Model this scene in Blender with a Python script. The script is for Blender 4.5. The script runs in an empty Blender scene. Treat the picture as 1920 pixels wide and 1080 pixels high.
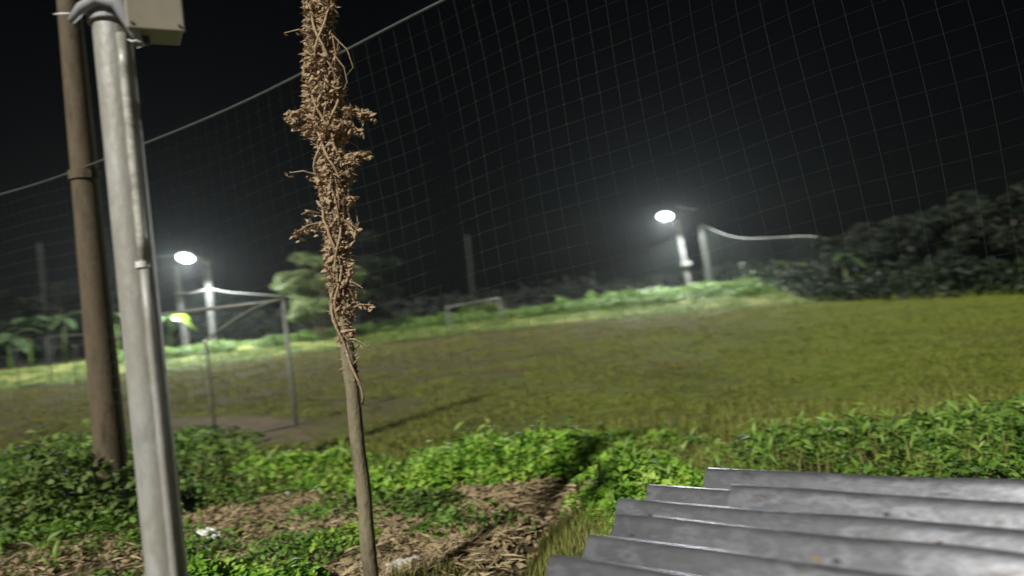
import bpy, bmesh, math, random
import numpy as np
from mathutils import Vector, Matrix
R = math.radians
rng = np.random.default_rng(7)
random.seed(7)
scene = bpy.context.scene
C = scene.collection

# ------------------------------------------------------------------ camera
F = 1387.0; EYE = 2.0; ROLL = R(6.0); PITCH = math.atan(12/1387)
c_, s_ = math.cos(ROLL), math.sin(ROLL)
Vf = np.array([0, math.cos(PITCH), math.sin(PITCH)]); Vu0 = np.array([0, -math.sin(PITCH), math.cos(PITCH)])
Vx = np.array([1.0, 0, 0]); Vr = c_*Vx - s_*Vu0; Vu = s_*Vx + c_*Vu0
cam = bpy.data.cameras.new('camera'); cam.sensor_width = 36; cam.lens = 36*F/1920
cam.clip_start = 0.05; cam.clip_end = 3000
co = bpy.data.objects.new('camera', cam); C.objects.link(co)
M = Matrix(((Vr[0], Vu[0], -Vf[0], 0), (Vr[1], Vu[1], -Vf[1], 0), (Vr[2], Vu[2], -Vf[2], EYE), (0, 0, 0, 1)))
co.matrix_world = M
scene.camera = co
cam.dof.use_dof = True; cam.dof.focus_distance = 4.3; cam.dof.aperture_fstop = 1.0; cam.dof.aperture_ratio = 0.5

# ------------------------------------------------------------------ light (night: dim sky, one lamp-like sun from behind the viewer)
SUN_AZ = np.array([0.50, 0.866]); SUN_EL = R(38)
w = bpy.data.worlds.new('World'); scene.world = w; w.use_nodes = True
nt = w.node_tree; bg = nt.nodes['Background']; sky = nt.nodes.new('ShaderNodeTexSky')
sky.sky_type = 'NISHITA'; sky.sun_disc = False; sky.sun_elevation = SUN_EL
sky.sun_rotation = math.atan2(-SUN_AZ[0], -SUN_AZ[1])
nt.links.new(sky.outputs[0], bg.inputs[0]); bg.inputs[1].default_value = 0.00022
sl = bpy.data.lights.new('sun', 'SUN'); sl.energy = 3.6; sl.angle = R(3.0); sl.color = (1.0, 0.965, 0.89)
so = bpy.data.objects.new('sun', sl); C.objects.link(so)
d = Vector((SUN_AZ[0]*math.cos(SUN_EL), SUN_AZ[1]*math.cos(SUN_EL), -math.sin(SUN_EL)))
so.rotation_euler = d.to_track_quat('-Z', 'Y').to_euler(); so.location = (-6, -10, 12)
scene.view_settings.view_transform = 'Standard'; scene.view_settings.look = 'None'
scene.view_settings.exposure = 0.45; scene.view_settings.gamma = 1
scene.render.engine = 'CYCLES'; scene.cycles.use_denoising = True
scene.cycles.max_bounces = 6; scene.cycles.transparent_max_bounces = 8; scene.cycles.volume_bounces = 0

# ------------------------------------------------------------------ helpers
def ray(px, py): return Vf + (px-960)/F*Vr + (540-py)/F*Vu
def at(px, py, Y):            # the point of the place seen at this spot of the photograph, at depth Y
    v = ray(px, py); return np.array([0, 0, EYE]) + v*Y/v[1]
def onz(px, py, z=0.0):
    v = ray(px, py); return np.array([0, 0, EYE]) + v*(z-EYE)/v[2]

class MB:
    def __init__(s): s.v = []; s.f = []
    def add(s, v, f):
        n = len(s.v); s.v += [tuple(map(float, p)) for p in v]; s.f += [tuple(i+n for i in q) for q in f]; return s
    def box(s, c, sx, sy, sz, rot=None, taper=1.0):
        c = np.array(c, float); V = []
        for z, t in ((-1, 1.0), (1, taper)):
            for x, y in ((-1, -1), (1, -1), (1, 1), (-1, 1)):
                p = np.array([x*sx/2*t, y*sy/2*t, z*sz/2])
                if rot is not None: p = np.array(rot @ Vector(p))
                V.append(c+p)
        return s.add(V, [(3, 2, 1, 0), (4, 5, 6, 7), (0, 1, 5, 4), (1, 2, 6, 5), (2, 3, 7, 6), (3, 0, 4, 7)])
    def tube(s, pts, r, n=6, cap=True):
        pts = [np.array(p, float) for p in pts]; k = len(pts)
        if np.isscalar(r): r = [r]*k
        V = []; F_ = []; prev = None
        for i, p in enumerate(pts):
            t = pts[min(i+1, k-1)]-pts[max(i-1, 0)]; t = t/(np.linalg.norm(t)+1e-9)
            if prev is None:
                a = np.array([0, 0, 1.0]) if abs(t[2]) < .9 else np.array([1.0, 0, 0])
                prev = np.cross(t, a)
            prev = prev-t*np.dot(prev, t); prev /= np.linalg.norm(prev)+1e-9
            b = np.cross(t, prev)
            for j in range(n):
                an = 2*math.pi*j/n; V.append(p+r[i]*(math.cos(an)*prev+math.sin(an)*b))
        for i in range(k-1):
            for j in range(n):
                F_.append((i*n+j, i*n+(j+1) % n, (i+1)*n+(j+1) % n, (i+1)*n+j))
        if cap: F_ += [tuple(range(n-1, -1, -1)), tuple((k-1)*n+j for j in range(n))]
        return s.add(V, F_)
    def build(s, name, mat, parent=None, smooth=False, bevel=0):
        me = bpy.data.meshes.new(name); me.from_pydata(s.v, [], s.f); me.update()
        return link(name, me, mat, parent, smooth, bevel)
def link(name, me, mat, parent=None, smooth=False, bevel=0):
    if mat: me.materials.append(mat)
    o = bpy.data.objects.new(name, me); C.objects.link(o)
    if parent is not None:
        o.parent = parent; o.matrix_parent_inverse = parent.matrix_world.inverted()
    if smooth: me.polygons.foreach_set('use_smooth', [True]*len(me.polygons))
    if bevel:
        b = o.modifiers.new('bevel', 'BEVEL'); b.width = bevel; b.segments = 2; b.limit_method = 'ANGLE'
    return o
def quick(name, V, Fc, mat, parent=None):     # numpy: V (n,3), Fc (m,k)
    me = bpy.data.meshes.new(name); k = Fc.shape[1]
    me.vertices.add(len(V)); me.vertices.foreach_set('co', V.astype(np.float32).ravel())
    me.loops.add(Fc.size); me.loops.foreach_set('vertex_index', Fc.astype(np.int32).ravel())
    me.polygons.add(len(Fc)); me.polygons.foreach_set('loop_start', np.arange(0, Fc.size, k, dtype=np.int32))
    me.update(calc_edges=True); me.validate()
    return link(name, me, mat, parent)
def tag(o, label, cat, group=None, kind=None):
    o['label'] = label
    if cat: o['category'] = cat
    if group: o['group'] = group
    if kind: o['kind'] = kind
    return o
def thing(name, loc, label, cat, group=None):
    o = bpy.data.objects.new(name, None); C.objects.link(o); o.location = tuple(map(float, loc)); o.empty_display_size = .2
    bpy.context.view_layer.update() if False else None
    o.matrix_world = Matrix.Translation(o.location)
    return tag(o, label, cat, group)
def stuff(o, label, name_kind='stuff'):
    o['kind'] = name_kind; o['label'] = label; return o

# smooth value noise for shapes
_G = rng.random((64, 64))
def vnoise(x, y, sc):
    x = np.asarray(x)*sc+100.3; y = np.asarray(y)*sc+57.7
    xi = np.floor(x).astype(int); yi = np.floor(y).astype(int); fx = x-xi; fy = y-yi
    fx = fx*fx*(3-2*fx); fy = fy*fy*(3-2*fy)
    g = lambda a, b: _G[a % 64, b % 64]
    return (g(xi, yi)*(1-fx)+g(xi+1, yi)*fx)*(1-fy)+(g(xi, yi+1)*(1-fx)+g(xi+1, yi+1)*fx)*fy
def smooth(t): t = np.clip(t, 0, 1); return t*t*(3-2*t)

# ------------------------------------------------------------------ materials
def mat(name, cols, scale=5, rough=.8, bump=0.0, bscale=None, metal=0.0, spec=.5, transl=None, stretch=(1, 1, 1), detail=6, emit=None):
    m = bpy.data.materials.new(name); m.use_nodes = True; N = m.node_tree; b = N.nodes['Principled BSDF']
    tc = N.nodes.new('ShaderNodeTexCoord'); mp = N.nodes.new('ShaderNodeMapping'); mp.inputs['Scale'].default_value = stretch
    N.links.new(tc.outputs['Object'], mp.inputs[0])
    nz = N.nodes.new('ShaderNodeTexNoise'); nz.inputs['Scale'].default_value = scale; nz.inputs['Detail'].default_value = detail
    nz.inputs['Roughness'].default_value = .65
    N.links.new(mp.outputs[0], nz.inputs[0])
    cr = N.nodes.new('ShaderNodeValToRGB'); el = cr.color_ramp.elements
    lo, hi = .32, .68
    for i, c in enumerate(cols):
        p = lo+(hi-lo)*i/max(1, len(cols)-1)
        e = el[i] if i < 2 else el.new(p)
        e.position = p; e.color = (*c, 1)
    if len(cols) == 1: el[1].color = el[0].color
    N.links.new(nz.outputs[0], cr.inputs[0]); N.links.new(cr.outputs[0], b.inputs['Base Color'])
    b.inputs['Roughness'].default_value = rough; b.inputs['Metallic'].default_value = metal
    b.inputs['Specular IOR Level'].default_value = spec
    if bump:
        n2 = N.nodes.new('ShaderNodeTexNoise'); n2.inputs['Scale'].default_value = bscale or scale*4; n2.inputs['Detail'].default_value = 5
        N.links.new(mp.outputs[0], n2.inputs[0]); bp = N.nodes.new('ShaderNodeBump'); bp.inputs['Strength'].default_value = bump
        bp.inputs['Distance'].default_value = .02
        N.links.new(n2.outputs[0], bp.inputs['Height']); N.links.new(bp.outputs[0], b.inputs['Normal'])
    if transl:
        t = N.nodes.new('ShaderNodeBsdfTranslucent'); mx = N.nodes.new('ShaderNodeMixShader'); mx.inputs[0].default_value = transl
        N.links.new(cr.outputs[0], t.inputs[0]); N.links.new(b.outputs[0], mx.inputs[1]); N.links.new(t.outputs[0], mx.inputs[2])
        N.links.new(mx.outputs[0], N.nodes['Material Output'].inputs[0])
    if emit:
        b.inputs['Emission Color'].default_value = (*emit[0], 1); b.inputs['Emission Strength'].default_value = emit[1]
    return m
dimcon = mat('dimmed concrete', [(.035, .04, .035), (.07, .075, .065)], 4, .85, .3, 40)  # darker copy of the concrete; dim far light put into the colour
faintcon = mat('dimmed far post', [(.016, .02, .018), (.03, .035, .032)], 4, .85, .3, 40)  # darker still; night gloom on far posts and rope painted into the colour
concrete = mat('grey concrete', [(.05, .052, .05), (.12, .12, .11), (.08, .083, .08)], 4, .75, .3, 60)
pole_m = mat('galvanised pole', [(.25, .255, .235), (.38, .385, .36), (.31, .30, .26), (.44, .445, .43)], 3, .5, .15, 40, metal=.15, stretch=(2, 2, .7))
conduit_m = mat('pale conduit', [(.16, .16, .14), (.30, .30, .26), (.52, .52, .46), (.24, .24, .21)], 4, .3, .1, 50, stretch=(1, 1, 1.3))
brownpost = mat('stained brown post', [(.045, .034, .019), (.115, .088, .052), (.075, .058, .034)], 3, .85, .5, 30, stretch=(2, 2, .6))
box_m = mat('cream box paint', [(.23, .215, .16), (.30, .28, .21)], 3, .5, .05)
white_m = mat('white plastic', [(.7, .7, .66), (.8, .8, .76)], 8, .35, .1)
dark_m = mat('dark metal', [(.03, .03, .03), (.06, .06, .055)], 8, .5, .1)
bark = mat('pale bark', [(.10, .085, .05), (.22, .19, .12), (.15, .13, .08)], 6, .85, .6, 40, stretch=(1, 1, .4))
darkbark = mat('dark bark', [(.04, .035, .025), (.09, .075, .05)], 6, .9, .5, 30)
litter_m = mat('dead leaf litter', [(.10, .072, .035), (.36, .28, .15), (.22, .165, .09), (.52, .43, .26)], 12, .85, transl=.15)
dryvine = mat('dry vine', [(.16, .095, .048), (.54, .40, .255), (.32, .22, .125), (.70, .57, .40)], 30, .8, .2, 60, transl=.2)
goal_m = mat('old white goal pipe', [(.09, .095, .08), (.20, .21, .18), (.14, .145, .125)], 4, .5, .1)
rope_m = mat('pale rope', [(.3, .32, .3), (.45, .46, .42)], 20, .8)
net_m = mat('green net twine', [(.04, .07, .048), (.075, .12, .08)], 10, .6)
farnet_m = mat('far net twine', [(.05, .07, .06), (.08, .10, .09)], 10, .7)
leaf_b = mat('bright weed leaf', [(.035, .09, .010), (.16, .36, .025), (.31, .52, .06), (.45, .55, .12)], 5, .55, transl=.3)
leaf_m = mat('mid weed leaf', [(.03, .07, .010), (.08, .18, .018), (.15, .28, .035), (.24, .30, .06)], 4, .6, transl=.3)
leaf_d = mat('dark weed leaf', [(.028, .05, .010), (.075, .13, .02), (.12, .19, .035), (.19, .20, .06)], 4, .6, transl=.25)
leaf_y = mat('yellow green blade', [(.11, .13, .03), (.27, .27, .07), (.20, .25, .05)], 6, .7, transl=.3)
bank_m = mat('bank leaf', [(.06, .13, .025), (.14, .24, .05), (.20, .27, .08)], 2, .6, transl=.3)
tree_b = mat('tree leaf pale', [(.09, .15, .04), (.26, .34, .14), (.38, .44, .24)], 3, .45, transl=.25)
tree_d = mat('darkened far leaf', [(.004, .010, .003), (.010, .021, .005)], 2, .75, transl=.15)  # far leaves darkened in colour, since the sun does not fade with distance
straw_m = mat('dry straw', [(.14, .105, .055), (.48, .38, .22), (.28, .21, .12)], 14, .85, transl=.15)
grass_m = mat('short field grass', [(.07, .085, .012), (.16, .175, .025), (.12, .145, .02)], .5, .8, transl=.2)
banana_m = mat('broad leaf', [(.045, .08, .035), (.09, .13, .06)], 3, .28, .1, transl=.3)
banana_y = mat('yellow broad leaf', [(.30, .50, .04), (.40, .60, .08)], 3, .4, .1, transl=.4)
stone_m = mat('pale stone', [(.35, .33, .28), (.6, .58, .5)], 7, .85, .4, 30)
roof_m = mat('weathered corrugated sheet', [(.24, .24, .255), (.42, .432, .47), (.33, .337, .365), (.52, .535, .59), (.27, .262, .25)], 3.0, .36, .08, 22, metal=.85, stretch=(1.2, 3.0, 3.0), spec=1.0)
wood_m = mat('old timber', [(.08, .055, .035), (.14, .10, .06)], 5, .8, .4, 30, stretch=(1, 1, 5))
panel_m = mat('solar panel back', [(.14, .2, .15), (.2, .26, .2)], 3, .35)
cell_m = mat('solar cells', [(.01, .015, .03), (.02, .03, .05)], 3, .2)
head_m = mat('lamp housing', [(.3, .31, .32), (.36, .37, .38)], 3, .4)
lens_m = mat('lit lamp lens', [(1, 1, 1)], 1, .5, emit=((.93, .97, 1.0), 16))

# ------------------------------------------------------------------ ground
EX = np.array([-90, -40, -24, -16, -10, -4, 1, 5, 9, 13, 17, 24, 60])
EY = np.array([20, 30, 34, 35, 39.5, 41.2, 40.8, 40.2, 38.5, 37.3, 36.5, 36, 34])
XE = ([0, 15, 27, 31, 35, 60], [26, 23, 18.6, 16.6, 15, 13])
def edge(x, y):                      # how far past the far or right edge of the field
    a = y-np.interp(x, EX, EY)
    xe = np.interp(y, *XE)
    return np.maximum(a, x-xe)
def ditch(x, y):                     # shallow ditch running away through the foreground litter
    t = ((x+.75)*.37+(y-4.7)*.93); q = (x+.75)*.93-(y-4.7)*.37
    q = q+.5*(vnoise(x, y, 1.6)-.5)
    return np.exp(-(q/.2)**2)*smooth((t+.4)/.6)*smooth((3.9-t)/.8)
def ground(x, y):
    e = edge(x, y)
    h = .7*smooth(e/6.0)-5*smooth((e-16)/26)+.05*(vnoise(x, y, .3)-.5)*smooth((e+30)/30)
    near = smooth((9.5-y)/3)
    h = h+near*(.22*(vnoise(x, y, .9)-.45)+.08*(vnoise(x, y, 3.1)-.5))-.20*ditch(x, y)
    h = h+.02*(vnoise(x, y, 1.7)-.5)
    return h
xs = np.unique(np.concatenate([np.linspace(-900, -60, 16), np.linspace(-60, -12, 70), np.linspace(-12, 10, 190), np.linspace(10, 60, 70), np.linspace(60, 900, 16)]))
ys = np.unique(np.concatenate([np.linspace(-40, 0, 12), np.linspace(0, 14, 150), np.linspace(14, 75, 130), np.linspace(75, 1500, 24)]))
X, Y = np.meshgrid(xs, ys); Zg = ground(X, Y)
nx = len(xs); idx = np.arange(len(ys)*nx).reshape(len(ys), nx)
V = np.stack([X.ravel(), Y.ravel(), Zg.ravel()], 1)
Q = np.stack([idx[:-1, :-1].ravel(), idx[:-1, 1:].ravel(), idx[1:, 1:].ravel(), idx[1:, :-1].ravel()], 1)
def ground_material():
    m = bpy.data.materials.new('field turf and soil'); m.use_nodes = True; N = m.node_tree; b = N.nodes['Principled BSDF']
    L = N.links.new
    tc = N.nodes.new('ShaderNodeTexCoord')
    def noise(sc, det=6, st=(1, 1, 1), ro=.6):
        mp = N.nodes.new('ShaderNodeMapping'); mp.inputs['Scale'].default_value = st; L(tc.outputs['Object'], mp.inputs[0])
        n = N.nodes.new('ShaderNodeTexNoise'); n.inputs['Scale'].default_value = sc; n.inputs['Detail'].default_value = det
        n.inputs['Roughness'].default_value = ro; L(mp.outputs[0], n.inputs[0]); return n.outputs[0]
    def ramp(src, stops):
        r = N.nodes.new('ShaderNodeValToRGB'); el = r.color_ramp.elements
        for i, (p, c) in enumerate(stops):
            e = el[i] if i < 2 else el.new(p)
            e.position = p; e.color = (*c, 1) if len(c) == 3 else c
        L(src, r.inputs[0]); return r.outputs[0]
    def mix(f, a, b_):
        x = N.nodes.new('ShaderNodeMix'); x.data_type = 'RGBA'; L(f, x.inputs[0]); L(a, x.inputs[6]); L(b_, x.inputs[7]); return x.outputs[2]
    def math_(op, a, b_=None, clamp=False):
        x = N.nodes.new('ShaderNodeMath'); x.operation = op; x.use_clamp = clamp
        for i, v in enumerate((a, b_)):
            if v is None: continue
            if isinstance(v, (int, float)): x.inputs[i].default_value = v
            else: L(v, x.inputs[i])
        return x.outputs[0]
    sep = N.nodes.new('ShaderNodeSeparateXYZ'); L(tc.outputs['Object'], sep.inputs[0])
    sx, sy, sz = sep.outputs
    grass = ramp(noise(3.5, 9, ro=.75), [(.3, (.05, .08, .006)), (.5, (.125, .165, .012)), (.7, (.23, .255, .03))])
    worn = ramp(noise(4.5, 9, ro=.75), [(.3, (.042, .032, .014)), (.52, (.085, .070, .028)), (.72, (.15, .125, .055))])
    # worn brown left and far, greener right and near; distance also paints light falloff
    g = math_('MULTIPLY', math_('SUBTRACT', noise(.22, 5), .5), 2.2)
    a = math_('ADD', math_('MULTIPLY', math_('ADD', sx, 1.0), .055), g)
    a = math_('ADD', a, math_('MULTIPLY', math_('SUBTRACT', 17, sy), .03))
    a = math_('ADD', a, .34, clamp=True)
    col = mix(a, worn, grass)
    # the verge past the field edge is pale green grass
    col = mix(math_('MULTIPLY', math_('SUBTRACT', sz, .06), 9.0, clamp=True), col, ramp(noise(1.5, 8), [(.3, (.14, .17, .045)), (.7, (.26, .28, .09))]))
    # bare soil before and inside the near goal
    dx = math_('DIVIDE', math_('ADD', math_('ADD', sx, 6.1), math_('MULTIPLY', math_('SUBTRACT', sy, 14.6), .9)), 1.5)
    dy = math_('DIVIDE', math_('SUBTRACT', math_('SUBTRACT', sy, 14.4), math_('MULTIPLY', sx, 0.0)), 2.4)
    r2 = math_('ADD', math_('MULTIPLY', dx, dx), math_('MULTIPLY', dy, dy))
    f = math_('SUBTRACT', math_('ADD', .85, math_('MULTIPLY', math_('SUBTRACT', noise(1.6, 6), .5), 4.0)), r2)
    f = math_('MULTIPLY', f, 3.0, clamp=True)
    soil = ramp(noise(6, 8), [(.3, (.10, .075, .045)), (.7, (.19, .145, .09))])
    col = mix(f, col, soil)
    # litter soil in the foreground
    f2 = math_('MULTIPLY', math_('ADD', math_('SUBTRACT', 9.0, sy), math_('MULTIPLY', math_('SUBTRACT', noise(.9, 5), .5), 3.0)), 1.2, clamp=True)
    lit = ramp(noise(9, 9, ro=.8), [(.3, (.028, .022, .012)), (.5, (.09, .07, .038)), (.7, (.19, .15, .085))])
    col = mix(f2, col, lit)
    L(col, b.inputs['Base Color']); b.inputs['Roughness'].default_value = .95; b.inputs['Specular IOR Level'].default_value = .15
    bp = N.nodes.new('ShaderNodeBump'); bp.inputs['Strength'].default_value = .9; bp.inputs['Distance'].default_value = .05
    L(noise(12, 8, ro=.8), bp.inputs['Height']); L(bp.outputs[0], b.inputs['Normal'])
    return m
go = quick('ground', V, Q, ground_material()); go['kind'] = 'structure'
go.data.polygons.foreach_set('use_smooth', [True]*len(go.data.polygons))
go['label'] = 'worn football field of brown and green turf with a raised far verge'

# ------------------------------------------------------------------ leaf clouds
def leaves(name, P, size, mat_, parent=None, up=.8, aspect=.62, fold=.25, dirs=None, droop=.0):
    """pointed, folded leaves (4 triangles each as 2 quads) at points P"""
    n = len(P); size = np.broadcast_to(size, (n,))
    nrm = rng.normal(size=(n, 3)); nrm /= np.linalg.norm(nrm, axis=1)[:, None]
    nrm[:, 2] = np.abs(nrm[:, 2])+up; nrm /= np.linalg.norm(nrm, axis=1)[:, None]
    t = rng.normal(size=(n, 3)) if dirs is None else dirs+rng.normal(size=(n, 3))*.25
    t -= nrm*np.sum(t*nrm, 1)[:, None]; t /= np.linalg.norm(t, axis=1)[:, None]
    b = np.cross(nrm, t); s = size[:, None]
    base = P-t*s*.5; tip = P+t*s*.5-nrm*s*droop
    mid = P+nrm*s*fold*.4; mid2 = P-t*s*.25
    lf = P+b*s*aspect*.5-nrm*s*fold*.2; rt = P-b*s*aspect*.5-nrm*s*fold*.2
    V = np.stack([base, lf, tip, rt, mid], 1).reshape(-1, 3)
    i = np.arange(n)[:, None]*5
    Fq = np.concatenate([i+np.array([0, 4, 1]), i+np.array([4, 2, 1]), i+np.array([0, 3, 4]), i+np.array([3, 2, 4])], 0)
    return quick(name, V, Fq, mat_, parent)
def strips(name, P, length, width, mat_, parent=None, horiz=False, lean=.5, zs=1.0):
    """narrow bent blades; horiz lays them down as straw"""
    n = len(P); length = np.broadcast_to(length, (n,)); width = np.broadcast_to(width, (n,))
    a = rng.random(n)*2*np.pi
    d = np.stack([np.cos(a), np.sin(a), np.zeros(n)], 1)
    if horiz:
        t = d.copy(); t[:, 2] = rng.normal(size=n)*.25*zs; side = np.stack([-np.sin(a), np.cos(a), rng.normal(size=n)*.6], 1)
        m = P+t*length[:, None]*.5+np.array([0, 0, 1])*length[:, None]*.05; e = P+t*length[:, None]
    else:
        ln = (rng.random(n)*lean)[:, None]; side = np.stack([-np.sin(a), np.cos(a), np.zeros(n)], 1)
        m = P+(d*ln*.3+np.array([0, 0, .55]))*length[:, None]; e = P+(d*ln+np.array([0, 0, .95]))*length[:, None]
    w = side*width[:, None]*.5
    V = np.stack([P-w, P+w, m+w*.8, m-w*.8, e], 1).reshape(-1, 3)
    i = np.arange(n)[:, None]*5
    Fq = np.concatenate([i+np.array([0, 1, 2]), i+np.array([0, 2, 3]), i+np.array([3, 2, 4])], 0)
    return quick(name, V, Fq, mat_, parent)

def patch(n, ells, dens_noise=1.1, thr=.35):
    """ground points in a set of ellipses (cx, cy, rx, ry, angle deg, weight, height) -> x, y, local height"""
    out = []
    W = np.array([e[5]*e[2]*e[3] for e in ells]); W = W/W.sum()
    for e, wt in zip(ells, W):
        k = int(n*wt); r = np.sqrt(rng.random(k)); a = rng.random(k)*2*np.pi
        u = r*np.cos(a)*e[2]; v = r*np.sin(a)*e[3]; ca, sa = math.cos(R(e[4])), math.sin(R(e[4]))
        x = e[0]+u*ca-v*sa; y = e[1]+u*sa+v*ca
        nz = vnoise(x, y, dens_noise*1.9)*.6+vnoise(x, y, dens_noise*5)*.4
        keep = nz*(1.25-.6*r**4) > thr*rng.random(k)+thr*.45
        h = e[6]*.8*(1-.6*r**2)*(.25+1.3*nz)
        out.append(np.stack([x[keep], y[keep], h[keep]], 1))
    return np.concatenate(out, 0)
def weeds(name, n, ells, size, mat_, label, **k):
    q = patch(int(n*1.15), ells, **{'thr': .5, **k}); x, y, h = q.T
    dt = ditch(x, y); keep = dt < rng.random(len(x))*.7+.1
    x, y, h = x[keep], y[keep], h[keep]
    z = ground(x, y)+h*np.sqrt(rng.random(len(x)))
    P = np.stack([x, y, z], 1)
    o = leaves(name, P, size*(.35+.6*rng.random(len(P))+.9*rng.random(len(P))**4)*(.7+.7*vnoise(x, y, .8)), mat_, up=.5, droop=.15)
    return stuff(o, label)

weeds('weed_cover', 30000, [(-.3, 8.5, 2.2, .95, 4, 1, .42), (-3.0, 9.3, 1.7, .7, -12, .9, .34), (-1.9, 8.6, 1.1, .4, 0, .8, .3)],
      .068, leaf_b, 'bright green leafy weeds along the near edge of the field')
weeds('weed_cover', 16000, [(.95, 6.7, .75, 1.15, -25, 1.3, .34), (.75, 5.4, .42, .8, -20, 1, .26), (1.0, 8.2, .7, .7, 0, .7, .3)],
      .066, leaf_b, 'bright weeds between the ditch and the metal roof')
weeds('weed_cover', 38000, [(3.6, 7.6, 2.6, 1.2, -8, 1, .34), (6.5, 7.6, 2.6, 1.5, 0, .8, .35), (2.3, 6.3, 1.2, 1.3, 0, .9, .3), (4.4, 5.6, 2.4, 1.3, -20, .7, .3)],
      .07, leaf_m, 'green weeds behind the metal roof')
weeds('weed_cover', 34000, [(-7.2, 11.8, 2.9, 1.5, 12, 1, .5), (-4.7, 7.6, 1.1, .55, 0, 1.2, 1.0), (-6.0, 9.6, 2.0, 1.5, 0, .9, .45), (-4.4, 8.6, 1.3, 1.2, 0, .6, .3), (-8.6, 9.6, 2.2, 2.0, 0, .7, .5)],
      .10, leaf_d, 'dark green weed bank left of the grey pole')
weeds('weed_cover', 9000, [(-2.15, 5.3, .62, .42, 5, 1.6, .36), (-1.75, 6.5, .4, .35, 0, .4, .2)],
      .062, leaf_b, 'bright green weeds at the bottom of the picture left of the slender trunk')
weeds('weed_cover', 15000, [(-3.4, 8.2, 1.2, .5, 0, .6, .25), (-3.0, 6.6, 1.3, .8, 0, .35, .16), (-.6, 6.6, .6, .5, 0, .6, .2), (-1.6, 7.3, .9, .5, 0, .8, .25), (-5, 6.9, 1.5, .9, 0, .9, .25), (-2.6, 6.2, 1.2, .6, 0, .8, .25), (-3.6, 5.9, 1.0, .6, 0, .6, .25)],
      .07, leaf_m, 'scattered low weeds growing out of the dry litter', thr=.6)
weeds('weed_cover', 5000, [(-1.0, 7.1, .35, .4, 0, .35, .25), (-3.9, 8.9, .7, .35, 0, 1, .45)],
      .07, leaf_d, 'dark leafy clumps beside the slender trunk')
weeds('weed_cover', 12000, [(-6.6, 10.8, 2.6, 2.0, 12, 1, .62), (-5.2, 8.3, 1.6, .9, 0, .9, .6), (-4.3, 7.2, .9, .5, 0, .5, .35)],
      .075, leaf_m, 'lighter green weeds growing through the dark bank left of the grey pole', thr=.55)
# a second, longer-leaved kind standing above the small-leaved cover
q = patch(4200, [(-.3, 8.5, 2.3, 1.0, 4, 1, .55), (-3.0, 9.2, 1.8, .8, -12, .9, .5), (3.8, 7.5, 2.8, 1.4, -8, 1, .5), (.9, 6.7, .8, 1.2, -25, .8, .42), (-6.4, 9.8, 2.8, 2.2, 0, 1.0, .8), (-2.15, 5.4, .6, .5, 0, .8, .42), (-4, 7, 1.4, .8, 0, .4, .3)], thr=.6)
P = np.stack([q[:, 0], q[:, 1], ground(q[:, 0], q[:, 1])+q[:, 2]*(.5+.6*rng.random(len(q)))], 1)
stuff(leaves('tall_weeds', P, .15*(.5+.9*rng.random(len(P))), mat('long weed leaf', [(.06, .12, .015), (.17, .30, .035), (.30, .38, .09)], 3, .5, transl=.25), up=.25, aspect=.26, droop=.35), 'longer narrow leaves standing above the low weeds')
# yellow-green grass and straw
def blades(name, n, ells, L_, W_, mat_, label, horiz=False, thr=.3, lift=0.03, avoid=True):
    q = patch(n, ells, thr=thr); x, y, h = q.T
    if avoid:
        k = ditch(x, y) < rng.random(len(x))*.8+.15; x, y, h = x[k], y[k], h[k]
    P = np.stack([x, y, ground(x, y)+rng.random(len(x))*lift], 1)
    return stuff(strips(name, P, L_*(.5+rng.random(len(P))), W_*(.6+.8*rng.random(len(P))), mat_, horiz=horiz), label)
blades('grass_tufts', 15000, [(.35, 5.2, .8, .9, 0, 1.2, 0), (1.6, 8.2, .7, .6, 0, .8, 0), (-.4, 5.2, .7, .5, 0, .4, 0)], .13, .009, leaf_y, 'yellow green grass beside the ditch')
blades('grass_tufts', 6500, [(-.3, 8.6, 2.3, 1.0, 0, 1, 0), (3.6, 7.6, 2.8, 1.3, 0, 1, 0), (-3.2, 9.0, 2.0, .9, 0, .8, 0), (-6.5, 9.6, 2.5, 2.2, 0, 1, 0), (3.5, 9.4, 3, .8, 0, .5, 0)], .2, .009, leaf_y, 'taller grass blades standing among the weeds', lift=.1)
blades('dry_litter', 15000, [(-.35, 6.7, 1.0, 1.0, 0, 1.6, 0), (-2.6, 7.3, 1.6, .9, 0, 1.0, 0), (-3.4, 6.4, 1.4, .8, 0, .5, 0), (-1.6, 5.4, .8, .8, 0, .8, 0), (-.6, 5.4, .6, .7, 0, 1.2, 0), (-5.5, 6.8, 2, 1.0, 0, .25, 0)],
       .15, .012, straw_m, 'dry straw and dead leaves lying on the soil', horiz=True, lift=.06)
q = patch(5000, [(-.35, 6.8, 1.2, 1.0, 0, 1.4, 0), (-2.7, 7.2, 1.7, .9, 0, 1, 0), (-3.8, 6.4, 1.6, .8, 0, .5, 0), (-1.5, 5.4, .8, .7, 0, 1.2, 0), (.3, 5.6, .6, .8, 0, .3, 0)])
P = np.stack([q[:, 0], q[:, 1], ground(q[:, 0], q[:, 1])+.02+.05*rng.random(len(q))], 1)
stuff(leaves('dead_leaves', P, .07*(.5+rng.random(len(P))), litter_m, up=1.2, fold=.5), 'brown dead leaves scattered over the soil')
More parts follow.
